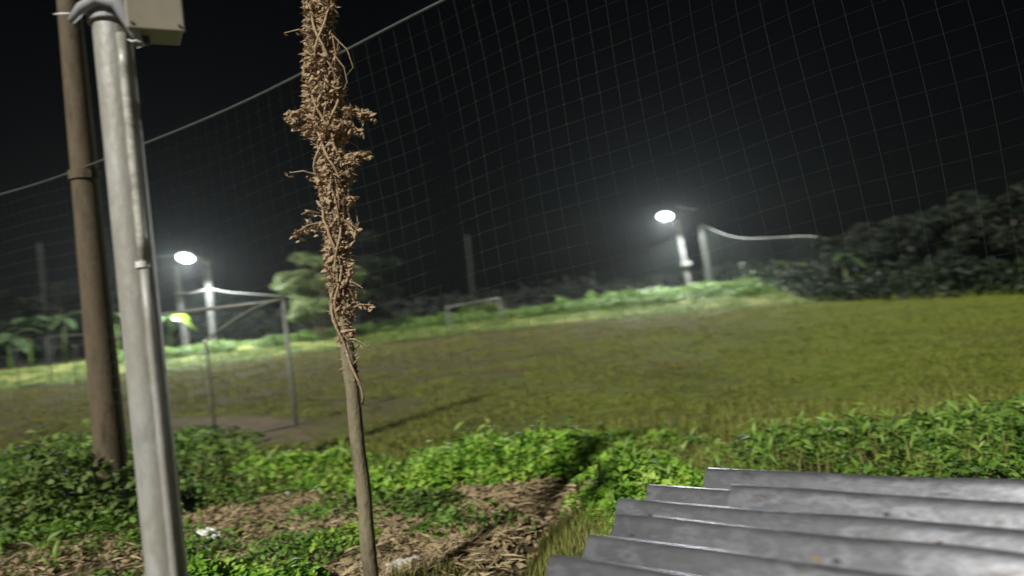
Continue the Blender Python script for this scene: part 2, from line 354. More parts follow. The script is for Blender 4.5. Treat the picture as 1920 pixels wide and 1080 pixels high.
# short field grass: denser near, thinning out as it recedes
n = 150000; yy = 9+30*rng.random(n)**1.7; xx = (rng.random(n)*2-1)*(yy*.75+1.5)
k = (edge(xx, yy) < 0) & (vnoise(xx, yy, 1.3)*.6+vnoise(xx, yy, 5)*.4 > .3+.35*rng.random(n)); xx, yy = xx[k], yy[k]
gl = ((xx+6.1+(yy-14.6)*.9)/1.6)**2+((yy-14.4)/2.5)**2 < 1.2; xx, yy = xx[~gl], yy[~gl]
P = np.stack([xx, yy, ground(xx, yy)], 1)
stuff(strips('field_grass', P, (.025+.035*rng.random(len(P)))*(1+yy/25), .012*(1+yy/20), grass_m, lean=1.2), 'short patchy grass of the football field')

# verge plants along the far edge
def verge(name, n, x0, x1, off0, off1, hmax, size, mat_, label, seed=0):
    x = x0+(x1-x0)*rng.random(n); off = off0+(off1-off0)*rng.random(n)
    y = np.interp(x, EX, EY)+off
    nz = vnoise(x, y, .9)*.7+vnoise(x, y, 2.7)*.3
    keep = nz > .25+.2*rng.random(n); x, y, nz = x[keep], y[keep], nz[keep]
    z = ground(x, y)+hmax*(nz-.15)*1.25*rng.random(len(x))**.7
    return stuff(leaves(name, np.stack([x, y, z], 1), size*(.5+.9*rng.random(len(x))), mat_, up=.4), label)
verge('verge_plants', 26000, -22, 17.5, 4.0, 8.5, .62, .2, bank_m, 'leafy green plants along the lit far verge')
verge('verge_grass', 22000, -30, 18, .4, 5.5, .16, .13, bank_m, 'pale green grass on the sloping far verge')
verge('verge_plants', 8000, 3, 17, 6.5, 11, 1.15, .24, bank_m, 'taller green plants around the foot of the right street lamp')
# dark growth along the right-hand edge
n = 16000; y = 14+34*rng.random(n); xe = np.interp(y, *XE); x = xe+.2+4.5*rng.random(n)**.8
nz = vnoise(x, y, .8); z = ground(x, y)+(.4+1.6*nz)*rng.random(n)
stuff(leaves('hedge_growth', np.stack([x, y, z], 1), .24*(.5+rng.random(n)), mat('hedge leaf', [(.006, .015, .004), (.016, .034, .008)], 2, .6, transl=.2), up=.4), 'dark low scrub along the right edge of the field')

# ------------------------------------------------------------------ trees
def tree(base, H, rad, stems, nl, leafsize, lm, bm, label, group=None, cat='tree', crown_lo=.35, squash=.8, name='tree', clusters=26):
    base = np.array(base, float); base[2] = float(ground(base[0], base[1]))-.05
    t = thing(name, base, label, cat, group)
    mb = MB(); tips = []
    for i in range(stems):
        a = 2*math.pi*(i+.3)/stems+rng.random()*.5; sp = .12 if stems > 1 else 0
        b0 = base+np.array([math.cos(a)*sp, math.sin(a)*sp, 0]); p = b0.copy(); pts = [p.copy()]
        dr = np.array([math.cos(a)*.18*(stems > 1)+rng.normal()*.05, math.sin(a)*.18*(stems > 1), 1.0])
        for k in range(5):
            p = p+dr*H*.13; dr = dr+np.array([rng.normal()*.12, rng.normal()*.12, 0]); pts.append(p.copy())
        r0 = .028*H/ (1.0 if stems == 1 else 2.0)
        mb.tube(pts, np.linspace(r0, r0*.45, 6), 7)
        for _ in range(5):
            s0 = pts[rng.integers(2, 6)]; a2 = rng.random()*6.28
            e = s0+np.array([math.cos(a2)*rad*.7, math.sin(a2)*rad*.7, H*(.08+.2*rng.random())]); m_ = (s0+e)/2+np.array([0, 0, .12*H*rng.random()])
            mb.tube([s0, m_, e], [r0*.4, r0*.28, r0*.1], 5)
    mb.build('trunk', bm, t, smooth=True)
    P = []
    cz = H*(crown_lo+1)/2; hz = H*(1-crown_lo)/2
    for _ in range(clusters):
        v = rng.normal(size=3); v /= np.linalg.norm(v); v *= (.45+.55*rng.random())
        cc = base+np.array([v[0]*rad, v[1]*rad, cz+v[2]*hz]); m = nl//clusters; cr = rad*(.16+.22*rng.random())
        w_ = rng.normal(size=(m, 3)); w_ /= np.linalg.norm(w_, axis=1)[:, None]; w_ *= rng.random(m)[:, None]**.5
        P.append(cc+w_*np.array([cr, cr, cr*squash*.7]))
    P = np.concatenate(P); P = P[P[:, 2] > base[2]+.15]
    leaves('crown', P, leafsize*(.5+rng.random(len(P))), lm, t, up=.35, droop=.2)
    return t
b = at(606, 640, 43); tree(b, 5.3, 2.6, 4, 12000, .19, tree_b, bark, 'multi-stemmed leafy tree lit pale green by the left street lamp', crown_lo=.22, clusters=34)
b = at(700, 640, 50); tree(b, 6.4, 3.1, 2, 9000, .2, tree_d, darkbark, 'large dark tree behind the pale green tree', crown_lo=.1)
g = 'dark trees beyond the right edge of the field'
for (px, Y_, H_, r_, lab) in ((1575, 43, 3.2, 1.4, 'small dark tree at the left end of the right-hand row, leaves catching lamplight'),
                              (1640, 39, 3.6, 2.0, 'rounded dark tree second from the left in the right-hand row'),
                              (1725, 36, 3.9, 2.3, 'dark bushy tree in the middle of the right-hand row'),
                              (1810, 33, 4.1, 2.4, 'tallest dark tree in the right-hand row, second from the right frame edge'),
                              (1900, 30, 4.0, 2.5, 'dark tree at the right frame edge')):
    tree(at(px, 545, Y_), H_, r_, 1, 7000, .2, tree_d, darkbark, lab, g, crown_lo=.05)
g = 'dark trees beyond the left end of the field'
for (px, Y_, H_, r_, lab) in ((-70, 43, 5.0, 2.6, 'dark tree at the left frame edge beyond the field'),
                              (40, 46, 5.0, 2.3, 'dark leafy tree behind the far left goal'),
                              (150, 50, 5.6, 2.4, 'dark tree behind the brown post, right of the far left goal'),
                              (245, 49, 4.4, 2.0, 'dark tree showing in the gap between brown post and grey pole')):
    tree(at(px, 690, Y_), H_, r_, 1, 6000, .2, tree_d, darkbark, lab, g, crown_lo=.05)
b = at(1490, 570, 45); tree(b, 1.7, 1.1, 2, 2600, .15, leaf_d, darkbark, 'low dark green shrub at the far right corner of the field', None, 'shrub', crown_lo=.0, name='shrub', clusters=14)
b = at(905, 612, 48.5); tree(b, 1.0, 1.6, 2, 2600, .15, leaf_d, darkbark, 'low dark bush growing inside the small middle goal', None, 'bush', crown_lo=.0, name='bush', clusters=14)

def broad_plant(base, n, L_, label, mt=banana_m, group='broad-leaved plants beyond the field', stemh=.8, yellow=0):
    base = np.array(base, float); base[2] = float(ground(base[0], base[1]))-.03
    t = thing('broad_leaved_plant', base, label, 'plant', group)
    MB().tube([base, base+[.03, 0, stemh*.5], base+[0, .02, stemh]], [.09, .07, .04], 8).build('stem', leaf_d, t, smooth=True)
    for i in range(n):
        a = 2*math.pi*i/n+rng.random()*.6; d_ = np.array([math.cos(a), math.sin(a), 0]); s_d = np.array([-math.sin(a), math.cos(a), 0])
        V = []; Fc = []; up = .5+rng.random()*.7; L2 = L_*(.75+.5*rng.random()); w0 = .17*L2*(1+.3*rng.random())
        for k in range(8):
            u = k/7; p = base+np.array([0, 0, stemh])+d_*L2*u*.85+np.array([0, 0, L2*(up*u-1.0*u*u)])
            wd = w0*math.sin(math.pi*min(1, .08+u*.92))**.6+.01; wob = .02*math.sin(k*2.3+i)
            V += [p+s_d*wd+np.array([0, 0, -.25*wd+wob]), p, p-s_d*wd+np.array([0, 0, -.25*wd-wob])]
            if k < 7:
                j = k*3; Fc += [(j, j+1, j+4, j+3), (j+1, j+2, j+5, j+4)]
        MB().add(V, Fc).build('leaf', banana_y if i < yellow else mt, t, smooth=True)
    return t
for (px, py, Y_, n_, L_, sh, yl, lab) in (
    (318, 640, 43.0, 8, 1.5, 1.9, 2, 'broad-leaved plant right of the grey pole with bright yellow green leaves'),
    (222, 650, 44.0, 7, 1.4, 2.4, 1, 'tall broad-leaved plant in the gap between the brown post and the grey pole'),
    (20, 700, 41.5, 8, 2.0, 1.7, 0, 'broad-leaved plant at the left frame edge with arching shiny leaves'),
    (60, 700, 44.0, 7, 1.8, 2.3, 0, 'tall broad-leaved plant just behind the far left goal'),
    (125, 690, 44.5, 7, 1.6, 2.6, 0, 'broad-leaved plant left of the brown post with pale leaf edges'),
    (1272, 565, 52.5, 5, .8, .45, 0, 'small shiny-leaved plant at the foot of the right street lamp'),
    (1385, 560, 52.0, 4, .7, .5, 0, 'small shiny-leaved plant among the verge plants right of the second post'),
    (1588, 545, 37.0, 9, 1.3, 1.9, 0, 'broad-leaved plant catching light in front of the right-hand trees')):
    broad_plant(at(px, py, Y_), n_, L_, lab, stemh=sh, yellow=yl)

n = 30000; x = -130+300*rng.random(n); y = 78+60*rng.random(n); hh = 5.2+3.0*vnoise(x, y, .09)
z = ground(x, y)+hh*rng.random(n)**.6
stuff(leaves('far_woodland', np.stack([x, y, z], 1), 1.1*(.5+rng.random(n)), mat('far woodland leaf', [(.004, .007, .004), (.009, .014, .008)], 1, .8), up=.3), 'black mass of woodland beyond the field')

# ------------------------------------------------------------------ concrete H posts and street lamps
def hpost(t, base, top, wd=.27, cm=None):
    cm = cm or concrete
    base = np.array(base, float); top = np.array(top, float)
    h = top[2]-base[2]; c = (base+top)/2
    mb = MB(); e = top-base; q = Vector((0, 0, 1)).rotation_difference(Vector(e)).to_matrix(); L_ = np.linalg.norm(e)
    rot = q
    for sx in (-1, 1):
        off = np.array(rot @ Vector((sx*(wd/2-.03), 0, 0))); mb.box(c+off, .06, .22, L_, rot)
    mb.box(c, wd-.122, .12, L_-.01, rot)
    mb.box(c-np.array(rot @ Vector((0, .075, 0))), .05, .03, L_-.02, rot)
    mb.build('shaft', cm, t, bevel=.008)
    for u in (.94, .66):
        p = base+e*u; MB().box(p, wd+.03, .25, .06, rot).build('band', dark_m, t)
def post_pair(base_px, top_px, Y_, label, lamp=None, cm=None):
    top = at(*top_px, Y_); base = at(*base_px, Y_); base[2] = float(ground(base[0], base[1]))-.2
    t = thing('street_lamp' if lamp else 'concrete_post', base, label, 'street lamp' if lamp else 'post', 'street lamps on the far side' if lamp else 'concrete posts on the far side')
    hpost(t, base, top, cm=cm)
    if not lamp: return t, top
    hd = at(*lamp[0], Y_-2.0); pn = at(*lamp[1], Y_-.1)
    MB().tube([top-[0, 0, .35], (top+hd)/2+[0, .05, .12], hd+[.1, 0, .06]], .04, 8).build('arm', head_m, t)
    dx = 1 if hd[0] > top[0] else -1
    # housing: a flat oval head, its lens turned to the field
    rot = Matrix.Rotation(R(-48), 3, 'X') @ Matrix.Rotation(R(8), 3, 'Y')
    def disc(r1, r2, z0, z1, n=24):
        m_ = MB(); V = []
        for z, s in ((z0, 1.0), (z1, .86)):
            for j in range(n):
                a = 2*math.pi*j/n; V.append(hd+np.array(rot @ Vector((r1*s*math.cos(a), r2*s*math.sin(a), z))))
        Fc = [(j, (j+1) % n, n+(j+1) % n, n+j) for j in range(n)]+[tuple(range(n-1, -1, -1)), tuple(range(n, 2*n))]
        return m_.add(V, Fc)
    hs = disc(.52, .40, .0, .12).build('lamp_head', head_m, t)
    disc(.45, .34, -.05, -.003).build('lens', lens_m, hs)
    pr = Matrix.Rotation(R(lamp[2]), 3, 'Y') @ Matrix.Rotation(R(20), 3, 'X')
    pnl = MB().box(pn, 1.15, .7, .05, pr).build('solar_panel', panel_m, t)
    MB().box(pn+np.array(pr @ Vector((0, 0, .03))), 1.08, .64, .012, pr).build('solar_cells', cell_m, pnl)
    MB().tube([top-[0, 0, .15], top+[0, 0, .1], pn-[0, 0, .03]], .03, 6).build('panel_bracket', dark_m, t)
    l = bpy.data.lights.new('lamp_light', 'SPOT'); l.energy = lamp[3]; l.spot_size = R(lamp[6]); l.spot_blend = .22; l.shadow_soft_size = .25; l.color = (.93, .97, 1.0)
    lo = bpy.data.objects.new('lamp_light', l); C.objects.link(lo)
    lo.location = tuple(hd+np.array([0, -.1, -.22])); lo.rotation_euler = (R(lamp[4]), R(lamp[5]), 0)
    lo.parent = t; lo.matrix_parent_inverse = t.matrix_world.inverted()
    return t, top
tR, topR = post_pair((1297, 560), (1268, 412), 52, 'solar street lamp glowing white on the right, with a box on its post', ((1247, 405), (1288, 389), 14, 8000, -18, 0, 168))
MB().box(at(1287, 494, 51.8), .62, .3, .35).build('control_box', concrete, tR, bevel=.02)
tL, topL = post_pair((401, 645), (388, 488), 45, 'solar street lamp glowing white on the left, right of the grey pole', ((348, 483), (316, 477), 0, 7500, -20, 5, 168))
t2, top2 = post_pair((351, 655), (330, 498), 47, 'pale concrete post left of the left street lamp')
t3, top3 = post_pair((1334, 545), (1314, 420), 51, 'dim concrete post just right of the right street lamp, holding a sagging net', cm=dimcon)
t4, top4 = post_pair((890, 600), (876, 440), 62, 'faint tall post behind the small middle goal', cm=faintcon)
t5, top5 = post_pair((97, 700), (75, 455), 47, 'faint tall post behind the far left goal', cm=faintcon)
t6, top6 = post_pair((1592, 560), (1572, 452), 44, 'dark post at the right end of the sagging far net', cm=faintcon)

def rope_net(pts, drop, cell, name, label, group, rr=.03, tw=.006, cat='net', mt=None, rm=None):
    """rope along pts with netting hanging below"""
    pts = [np.array(p, float) for p in pts]
    # dense polyline
    seg = []; 
    tt = np.linspace(0, len(pts)-1, (len(pts)-1)*8+1)
    A = np.array(pts)
    for u in tt:
        i = min(int(u), len(pts)-2); f_ = u-i
        p0 = A[max(i-1, 0)]; p1 = A[i]; p2 = A[i+1]; p3 = A[min(i+2, len(A)-1)]
        seg.append(.5*((2*p1)+(-p0+p2)*f_+(2*p0-5*p1+4*p2-p3)*f_**2+(-p0+3*p1-3*p2+p3)*f_**3))
    S = np.array(seg); o = thing(name, S[0], label, cat, group)
    MB().tube(S, rr, 6).build('top_rope', rm or rope_m, o, smooth=True)
    ln = np.concatenate([[0], np.cumsum(np.linalg.norm(np.diff(S, axis=0), axis=1))])
    nmb = MB(); ncol = int(ln[-1]/cell)
    for i in range(ncol+1):
        u = i*cell; p = np.array([np.interp(u, ln, S[:, k]) for k in range(3)]); g0 = float(ground(p[0], p[1]))+.05
        e = p.copy(); e[2] = max(g0, p[2]-drop); m_ = (p+e)/2; m_[1] += .05*math.sin(i*.4)
        nmb.tube([p, m_, e], tw/2, 3, cap=False)
    for r_ in range(1, int(drop/cell)):
        P_ = S.copy(); P_[:, 2] -= r_*cell; gz = ground(P_[:, 0], P_[:, 1])
        P_[:, 1] += .05*np.sin(np.arange(len(P_))*.5)*math.sin(r_*.3)
        P_ = P_[P_[:, 2] > gz+.05]
        if len(P_) > 2: nmb.tube(P_, tw/2, 3, cap=False)
    nmb.build('netting', mt or farnet_m, o)
    return o
G2 = 'ball nets on the far side'
rope_net([top3+[0, 0, 0], at(1340, 432, 50.6), at(1368, 442, 50.2), at(1400, 447, 49.5), at(1440, 446, 48.5), at(1475, 444, 47.8), at(1520, 443, 46), top6], 4.6, .25, 'ball_net', 'sagging far net with a bright curved top rope, right of the right street lamp', G2, .02, .010)
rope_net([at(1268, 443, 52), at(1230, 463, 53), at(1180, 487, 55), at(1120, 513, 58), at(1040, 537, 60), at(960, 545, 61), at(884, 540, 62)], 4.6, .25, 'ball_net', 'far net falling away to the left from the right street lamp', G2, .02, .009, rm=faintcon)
rope_net([at(330, 549, 47), at(360, 549, 46), at(392, 542, 44.8), at(430, 548, 45), at(500, 553, 45.5), at(590, 560, 47), at(700, 566, 50)], 3.0, .25, 'ball_net', 'far net with a bright rope running right from the left street lamp', G2, .03, .008)

# ------------------------------------------------------------------ goals
def goal(A, B, back, H, label, r=.05, back_h=1.76, net=True, back2=None, gm=None):
    goal_m = gm or globals()['goal_m']
    """A, B: feet of the two front posts; back: offset of the rear stays"""
    A = np.array([*A, 0.0]); B = np.array([*B, 0.0]); bk = np.array([*back, 0.0])
    for p in (A, B): p[2] = float(ground(p[0], p[1]))
    t = thing('football_goal', A, label, 'goal', 'football goals on the field')
    up = np.array([0, 0, H])
    for P_ in (A, B):
        MB().tube([P_-[0, 0, .1], P_+up], r, 12).build('goal_post', goal_m, t, smooth=True)
    MB().tube([A+up, B+up], r, 12).build('crossbar', goal_m, t, smooth=True)
    b1 = bk; b2 = bk if back2 is None else np.array([*back2, 0.0])
    for P_, bk in ((A, b1), (B, b2)):
        q = P_+bk; pts = [q-[0, 0, .08], q+[0, 0, back_h*.95], q+[0, 0, back_h]]
        for u in (.15, .35, .6, .8, 1.0):
            v = P_+bk*(1-u); v[2] = P_[2]+back_h+(H-back_h)*math.sin(u*math.pi/2); pts.append(v)
        MB().tube(pts, r*.7, 10).build('back_stay', goal_m, t, smooth=True)
        MB().tube([q+[0, 0, back_h-.02], q+[0, 0, back_h+.02]], r*.95, 10).build('collar', white_m, t)
        MB().tube([P_+[0, 0, .03], q+[0, 0, .03]], r*.6, 8).build('base_bar', goal_m, t)
    MB().tube([A+b1+[0, 0, .03], B+b2+[0, 0, .03]], r*.6, 8).build('base_bar', goal_m, t)
    if net:
        mb = MB(); nn = 18
        for i in range(nn+1):
            u = i/nn; a = A+(B-A)*u
            mb.tube([a+up, a+bk*.6+up*.9, a+bk+[0, 0, back_h*.9], a+bk*1.02+[0, 0, .1]], .0022, 3, cap=False)
        for k in range(12):
            z = back_h*.9*k/12+.1; mb.tube([A+bk+[0, 0, z], (A+B)/2+bk*1.06+[0, 0, z-.03], B+bk+[0, 0, z]], .0022, 3, cap=False)
        mb.build('goal_net', farnet_m, t)
    return t
A = onz(555, 798); bk = onz(405, 830)-A
goal(A[:2], (A[0]-3.2, A[1]+1.6), bk[:2], 2.34, 'weathered goal frame nearest the viewer, just right of the grey pole', .036, net=False, back2=(-.5, -.9))
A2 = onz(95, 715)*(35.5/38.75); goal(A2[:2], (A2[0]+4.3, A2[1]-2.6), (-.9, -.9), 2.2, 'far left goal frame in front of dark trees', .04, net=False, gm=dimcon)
goal(at(842, 620, 42.5)[:2], (-.85, 43.8), (.2, 1.1), 1.55, 'small dim goal in the middle far distance', .04, back_h=1.2, net=False)

# ------------------------------------------------------------------ near ball net, hung from the brown post
NA, NB = 5.81, -.53
def on_net(px, py):
    v = ray(px, py); t = NA/(v[1]-NB*v[0]); return np.array([0, 0, EYE])+v*t
rp = np.array([on_net(*p) for p in ((0, 360), (145, 328), (270, 270), (545, 140), (650, 92), (840, 0))])
cf = np.polyfit(rp[:, 0], rp[:, 2], 2); cl = np.polyfit(rp[2:, 0], rp[2:, 2], 1); print('rope', rp)
def ztop(x):
    x = np.asarray(x, float); x0 = -1.2
    return np.where(x < x0, np.polyval(cf, x), np.polyval(cf, x0)+(x-x0)*float(np.polyval(np.polyder(cf), x0)))
net = thing('ball_net', (-9.5, NA+NB*-9.5, float(ztop(-9.5))), 'large square-mesh ball net in front of the field, hung from a thick rope', 'net')
xr = np.linspace(-9.5, 4.6, 60)
MB().tube([(x, NA+NB*x+.02*math.sin(x*2), float(ztop(x))) for x in xr], .011, 8).build('top_rope', mat('grey border rope', [(.045, .055, .05), (.075, .085, .075)], 20, .8), net, smooth=True)
mb = MB(); cell = .15; dirn = math.hypot(1, NB)
def npt(x, depth):      # net surface: hangs below the rope, a little sheared and billowing
    zt = float(ztop(x)); X_ = x+.075*depth+.02*math.sin(depth*2.1+x*1.3)
    bl = .025*math.sin(x*.9+depth*.8)*min(1, depth)+.015*math.sin(x*2.7-depth*1.9)*min(1, depth)
    return np.array([X_, NA+NB*X_+bl, zt-depth*(.985)+.02*math.sin(x*3.1+depth)])
def twr(x): return float(np.interp(x, [-3, -.2, 1.2, 3], [.0014, .0012, .0006, .00035]))   # twine thinner towards the right
ncols = int(14.1*dirn/cell)
for i in range(ncols):
    x = -9.5+i*cell/dirn; dmax = float(ztop(x))-1.15
    mb.tube([npt(x, dd) for dd in np.linspace(0, dmax, 22)], twr(x), 3, cap=False)
nr = int(5.0/cell)
kn = []
for r_ in range(1, nr):
    pts = [npt(x, r_*cell) for x in -9.5+np.arange(ncols)*cell/dirn]
    run = []
    for p in pts+[None]:
        if p is not None and p[2] > 1.15: run.append(p)
        else:
            if len(run) > 2: mb.tube(run, [twr(p_[0]) for p_ in run], 3, cap=False)
            kn += run; run = []
mb.build('netting', net_m, net)
kn = np.array(kn); kn = kn[kn[:, 0] < .8]; O = np.array([(1, 0, 0), (-1, 0, 0), (0, 1, 0), (0, -1, 0), (0, 0, 1), (0, 0, -1)])*.0036
Vk = (kn[:, None, :]+O[None]).reshape(-1, 3)
Fk = (np.arange(len(kn))[:, None, None]*6+np.array([(0, 2, 4), (2, 1, 4), (1, 3, 4), (3, 0, 4), (2, 0, 5), (1, 2, 5), (3, 1, 5), (0, 3, 5)])[None]).reshape(-1, 3)
quick('knots', Vk, Fk, net_m, net)

# ------------------------------------------------------------------ brown post
PY = 8.35
b0 = at(203, 800, PY); tp = at(123, -60, PY); bz = float(ground(b0[0], b0[1]))
b0[0] += (b0[2]-bz)*.0; bp_ = thing('net_post', (b0[0], b0[1], bz), 'tall stained brown post behind the grey pole, holding the near net rope', 'post')
pts = []; k = 14
for i in range(k+1):
    u = i/k; z = bz-.3+(tp[2]-bz+.3)*u; x = b0[0]+(tp[0]-b0[0])*(z-b0[2])/(tp[2]-b0[2]); pts.append((x, b0[1], z))
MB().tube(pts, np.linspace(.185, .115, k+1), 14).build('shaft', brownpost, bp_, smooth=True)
zr = at(145, 330, PY)[2]
xx_ = np.interp(zr, [p[2] for p in pts], [p[0] for p in pts])
MB().tube([(xx_, b0[1], zr-.05), (xx_, b0[1], zr+.05)], .165, 14).build('rope_lashing', brownpost, bp_)

# ------------------------------------------------------------------ slender tree wrapped in dry vine
TY = 5.0
def tp_at(py):      # trunk centre line
    px = np.interp(py, [-120, 0, 200, 400, 560, 640, 800, 1000, 1140], [590, 600, 612, 626, 640, 650, 668, 689, 701]); return at(px, py, TY)
gb = tp_at(1135); gz = float(ground(gb[0], gb[1]))
st = thing('slender_tree', (gb[0], gb[1], gz), 'slender pale trunk near the viewer, its upper half wrapped in shaggy dry brown vine', 'tree')
pys = np.linspace(1160, -120, 34)
P_ = [tp_at(p)+np.array([.008*math.sin(i*1.3)*.4, .006*math.cos(i*.9), 0]) for i, p in enumerate(pys)]
P_[0][2] = min(P_[0][2], gz-.15)
rad_ = [max(.036, .053-.0005*i)*(1+.04*math.sin(i*2.2)) for i in range(len(P_))]
MB().tube(P_, rad_, 14).build('trunk', bark, st, smooth=True)
# twining stems
for s in range(6):
    pp = []
    for i, py in enumerate(np.linspace(760-40*s, -110, 60)):
        a = i*.22*(1 if s % 2 else -1)+s; rr = .06+.02*math.sin(i*.7+s)+(.03 if py < 420 else 0)
        c = tp_at(py); pp.append(c+np.array([rr*math.cos(a), rr*math.sin(a), 0]))
    MB().tube(pp, .009, 6).build('vine_stem', dryvine, st, smooth=True)
# shaggy dead leaves, wider at y 150..300 of the trunk
prof_y = [-120, 0, 60, 130, 200, 240, 300, 400, 500, 560, 640, 720]
prof_w = [.10, .09, .11, .125, .14, .145, .115, .095, .08, .068, .048, .042]
prof_o = [0, 0, -.02, -.02, -.01, 0, .02, .0, 0, 0, 0, 0]
dens = np.interp(np.linspace(-120, 720, 85), [-120, 100, 300, 500, 640, 720], [1, 1, .95, .7, .35, .12])
def vinepts(n, spread=1.0, shell=.35):
    out = []; dirs = []
    pb = rng.choice(85, n, p=dens/dens.sum()); py = -120+pb*10+rng.random(n)*10
    for y in py:
        c = tp_at(y); w_ = np.interp(y, prof_y, prof_w)*(.7+.6*vnoise(y*.02, 3.3, 2.2))
        a = rng.random()*2*math.pi; rr = w_*(shell+(1-shell)*rng.random())*spread
        out.append(c+np.array([np.interp(y, prof_y, prof_o)+rr*math.cos(a), rr*.8*math.sin(a), rng.normal()*.01]))
        dirs.append((math.cos(a), math.sin(a)*.6, rng.normal()*.35-.15))
    return np.array(out), np.array(dirs)
P1, D1 = vinepts(7000); leaves('dry_leaves', P1, .042*(.4+.8*rng.random(len(P1))+.9*rng.random(len(P1))**5), dryvine, st, up=.15, fold=.5, dirs=D1*.5, aspect=.5)['kind'] = 'stuff'
P1, D1 = vinepts(1100, 1.02, .6); leaves('dry_tendrils', P1, .085*(.5+rng.random(len(P1))), dryvine, st, up=.3, fold=.15, dirs=D1*2, aspect=.14)['kind'] = 'stuff'
for i in range(16):          # hanging strands
    y0 = 60+rng.random()*420; a = rng.random()*6.28; r0 = float(np.interp(y0, prof_y, prof_w))*.95; c = tp_at(y0)+np.array([r0*math.cos(a), r0*.8*math.sin(a), 0])
    L_ = .12+.2*rng.random(); sw = rng.normal()*.03
    MB().tube([c, c+[sw+.02*math.cos(a), 0, -L_*.4], c+[sw*1.5, .01, -L_*.8], c+[sw*.8, .01, -L_]], [.004, .0035, .003, .0015], 5).build('hanging_strand', dryvine, st)
# loose sprays that stick out
def spray(px0, py0, px1, py1, dz=0, n=60, sz=.05):
    a = at(px0, py0, TY); b = at(px1, py1, TY-.05+dz); mid = (a+b)/2+[0, -.03, .02]
    MB().tube([a, mid, b], [.006, .005, .003], 5).build('twig', dryvine, st)
    if n:
        u = rng.random(n)**.8; q = a+(b-a)*u[:, None]+rng.normal(size=(n, 3))*.017; q[:, 2] -= .02*rng.random(n)
        leaves('twig_leaves', q, sz*(.5+rng.random(n)), dryvine, st, up=.2, fold=.5, aspect=.5)['kind'] = 'stuff'
spray(625, 205, 692, 214, 0, 110); spray(620, 225, 676, 245, 0, 70); spray(630, 300, 690, 290, 0, 90); spray(640, 318, 668, 290, 0, 50)
spray(600, 205, 542, 215, 0, 110); spray(560, 240, 545, 212, 0, 60); spray(600, 330, 543, 324, 0, 8, .03); spray(595, 65, 532, 62, 0, 5, .03)
spray(640, 385, 660, 372, 0, 40); spray(600, 400, 565, 402, 0, 14, .04); spray(615, 415, 548, 440, .03, 55, .045); spray(640, 415, 668, 428, 0, 50)
spray(650, 530, 680, 540, 0, 12, .04); spray(655, 580, 700, 572, 0, 14, .04); spray(650, 634, 690, 650, 0, 10, .04)

# ------------------------------------------------------------------ near grey pole with box
GY = 3.0
def gp(px, py, y=GY): return at(px, py, y)
pa = gp(313, 1080); pb = gp(199, -60)
up_ = thing('utility_pole', (pa[0], pa[1], float(ground(pa[0], pa[1]))), 'grey metal pole near the viewer with a pipe and a cream box at its top', 'pole')
e = (pb-pa)/(pb[2]-pa[2]); z0 = float(ground(pa[0], pa[1]))-.3
foot = pa+e*(z0-pa[2]); tip = pb+e*2.4
kk = 24; pts = [foot+(tip-foot)*i/kk for i in range(kk+1)]
MB().tube(pts, np.linspace(.080, .066, kk+1), 24).build('shaft', pole_m, up_, smooth=True)
def side(py, off, fr=0.0): c = pa+e*(gp(250, py)[2]-pa[2]); return c+np.array([off, fr, 0])
MB().tube([side(py, .060, -.052) for py in np.linspace(500, 70, 8)], .019, 14).build('conduit', conduit_m, up_, smooth=True)
MB().tube([side(py, .058, -.050) for py in np.linspace(1250, 501, 8)], .018, 14).build('conduit', pole_m, up_, smooth=True)
for py in (500,): 
    c = side(py, .052, -.05); MB().tube([c-[0, 0, .012], c+[0, 0, .012]], .026, 14).build('pipe_clip', white_m, up_)
# clamp and bracket under the box
c = side(25, 0); MB().tube([c-[0, 0, .035], c+[0, 0, .035]], .088, 24).build('clamp_band', head_m, up_, bevel=.004)
MB().tube([side(38, -.13, -.06), side(22, -.07, -.085), side(12, .0, -.1), side(20, .07, -.09), side(60, .11, -.06), side(95, .12, -.03)], [.014, .022, .024, .026, .024, .016], 12).build('cable_bundle', head_m, up_, smooth=True)
MB().tube([side(25, -.19, -.07), side(27, -.155, -.075), side(29, -.12, -.08)], [.002, .005, .003], 6).build('cable_tie', white_m, up_)
MB().tube([side(88, .10, -.085), side(94, .118, -.09), side(93, .135, -.09), side(96, .15, -.085)], [.002, .004, .004, .002], 6).build('cable_tie', white_m, up_)
MB().tube([side(6, -.075, -.04), side(10, 0, -.1), side(16, .08, -.06), side(24, .12, -.02)], .0035, 6).build('wire', dark_m, up_)
# the box, turned so that one side and its underside show
bx = gp(294, 76, 3.05); rot = Matrix.Rotation(R(28), 3, 'Z')
bw, bd, bh = .20, .17, .34
bc = bx+np.array([-.005, 0, bh/2+.012])
jb = MB().box(bc, bw, bd, bh, rot).build('junction_box', box_m, up_, bevel=.008)
MB().box(bc+np.array(rot @ Vector((0, -bd/2-.012, 0))), bw+.012, .022, bh+.012, rot).build('box_cover', box_m, jb, bevel=.006)
MB().box(bc+np.array(rot @ Vector((-bw/2-.016, .02, .01))), .032, .08, bh-.03, rot).build('mounting_channel', white_m, jb, bevel=.003)
MB().box(bc+np.array(rot @ Vector((-bw/2-.04, .03, -.05))), .05, .05, .06, rot).build('bracket', dark_m, jb)
for sx in (-1, 1):
    q = bc+np.array(rot @ Vector((sx*(bw/2-.014), -bd/2-.024, -bh/2+.016))); MB().tube([q, q+np.array(rot @ Vector((0, -.004, 0)))], .006, 10).build('screw', dark_m, jb)
MB().tube([bc+np.array(rot @ Vector((-.04, 0, -bh/2-.03))), bc+np.array(rot @ Vector((-.04, 0, -bh/2+.01)))], .02, 12).build('cable_gland', dark_m, jb)

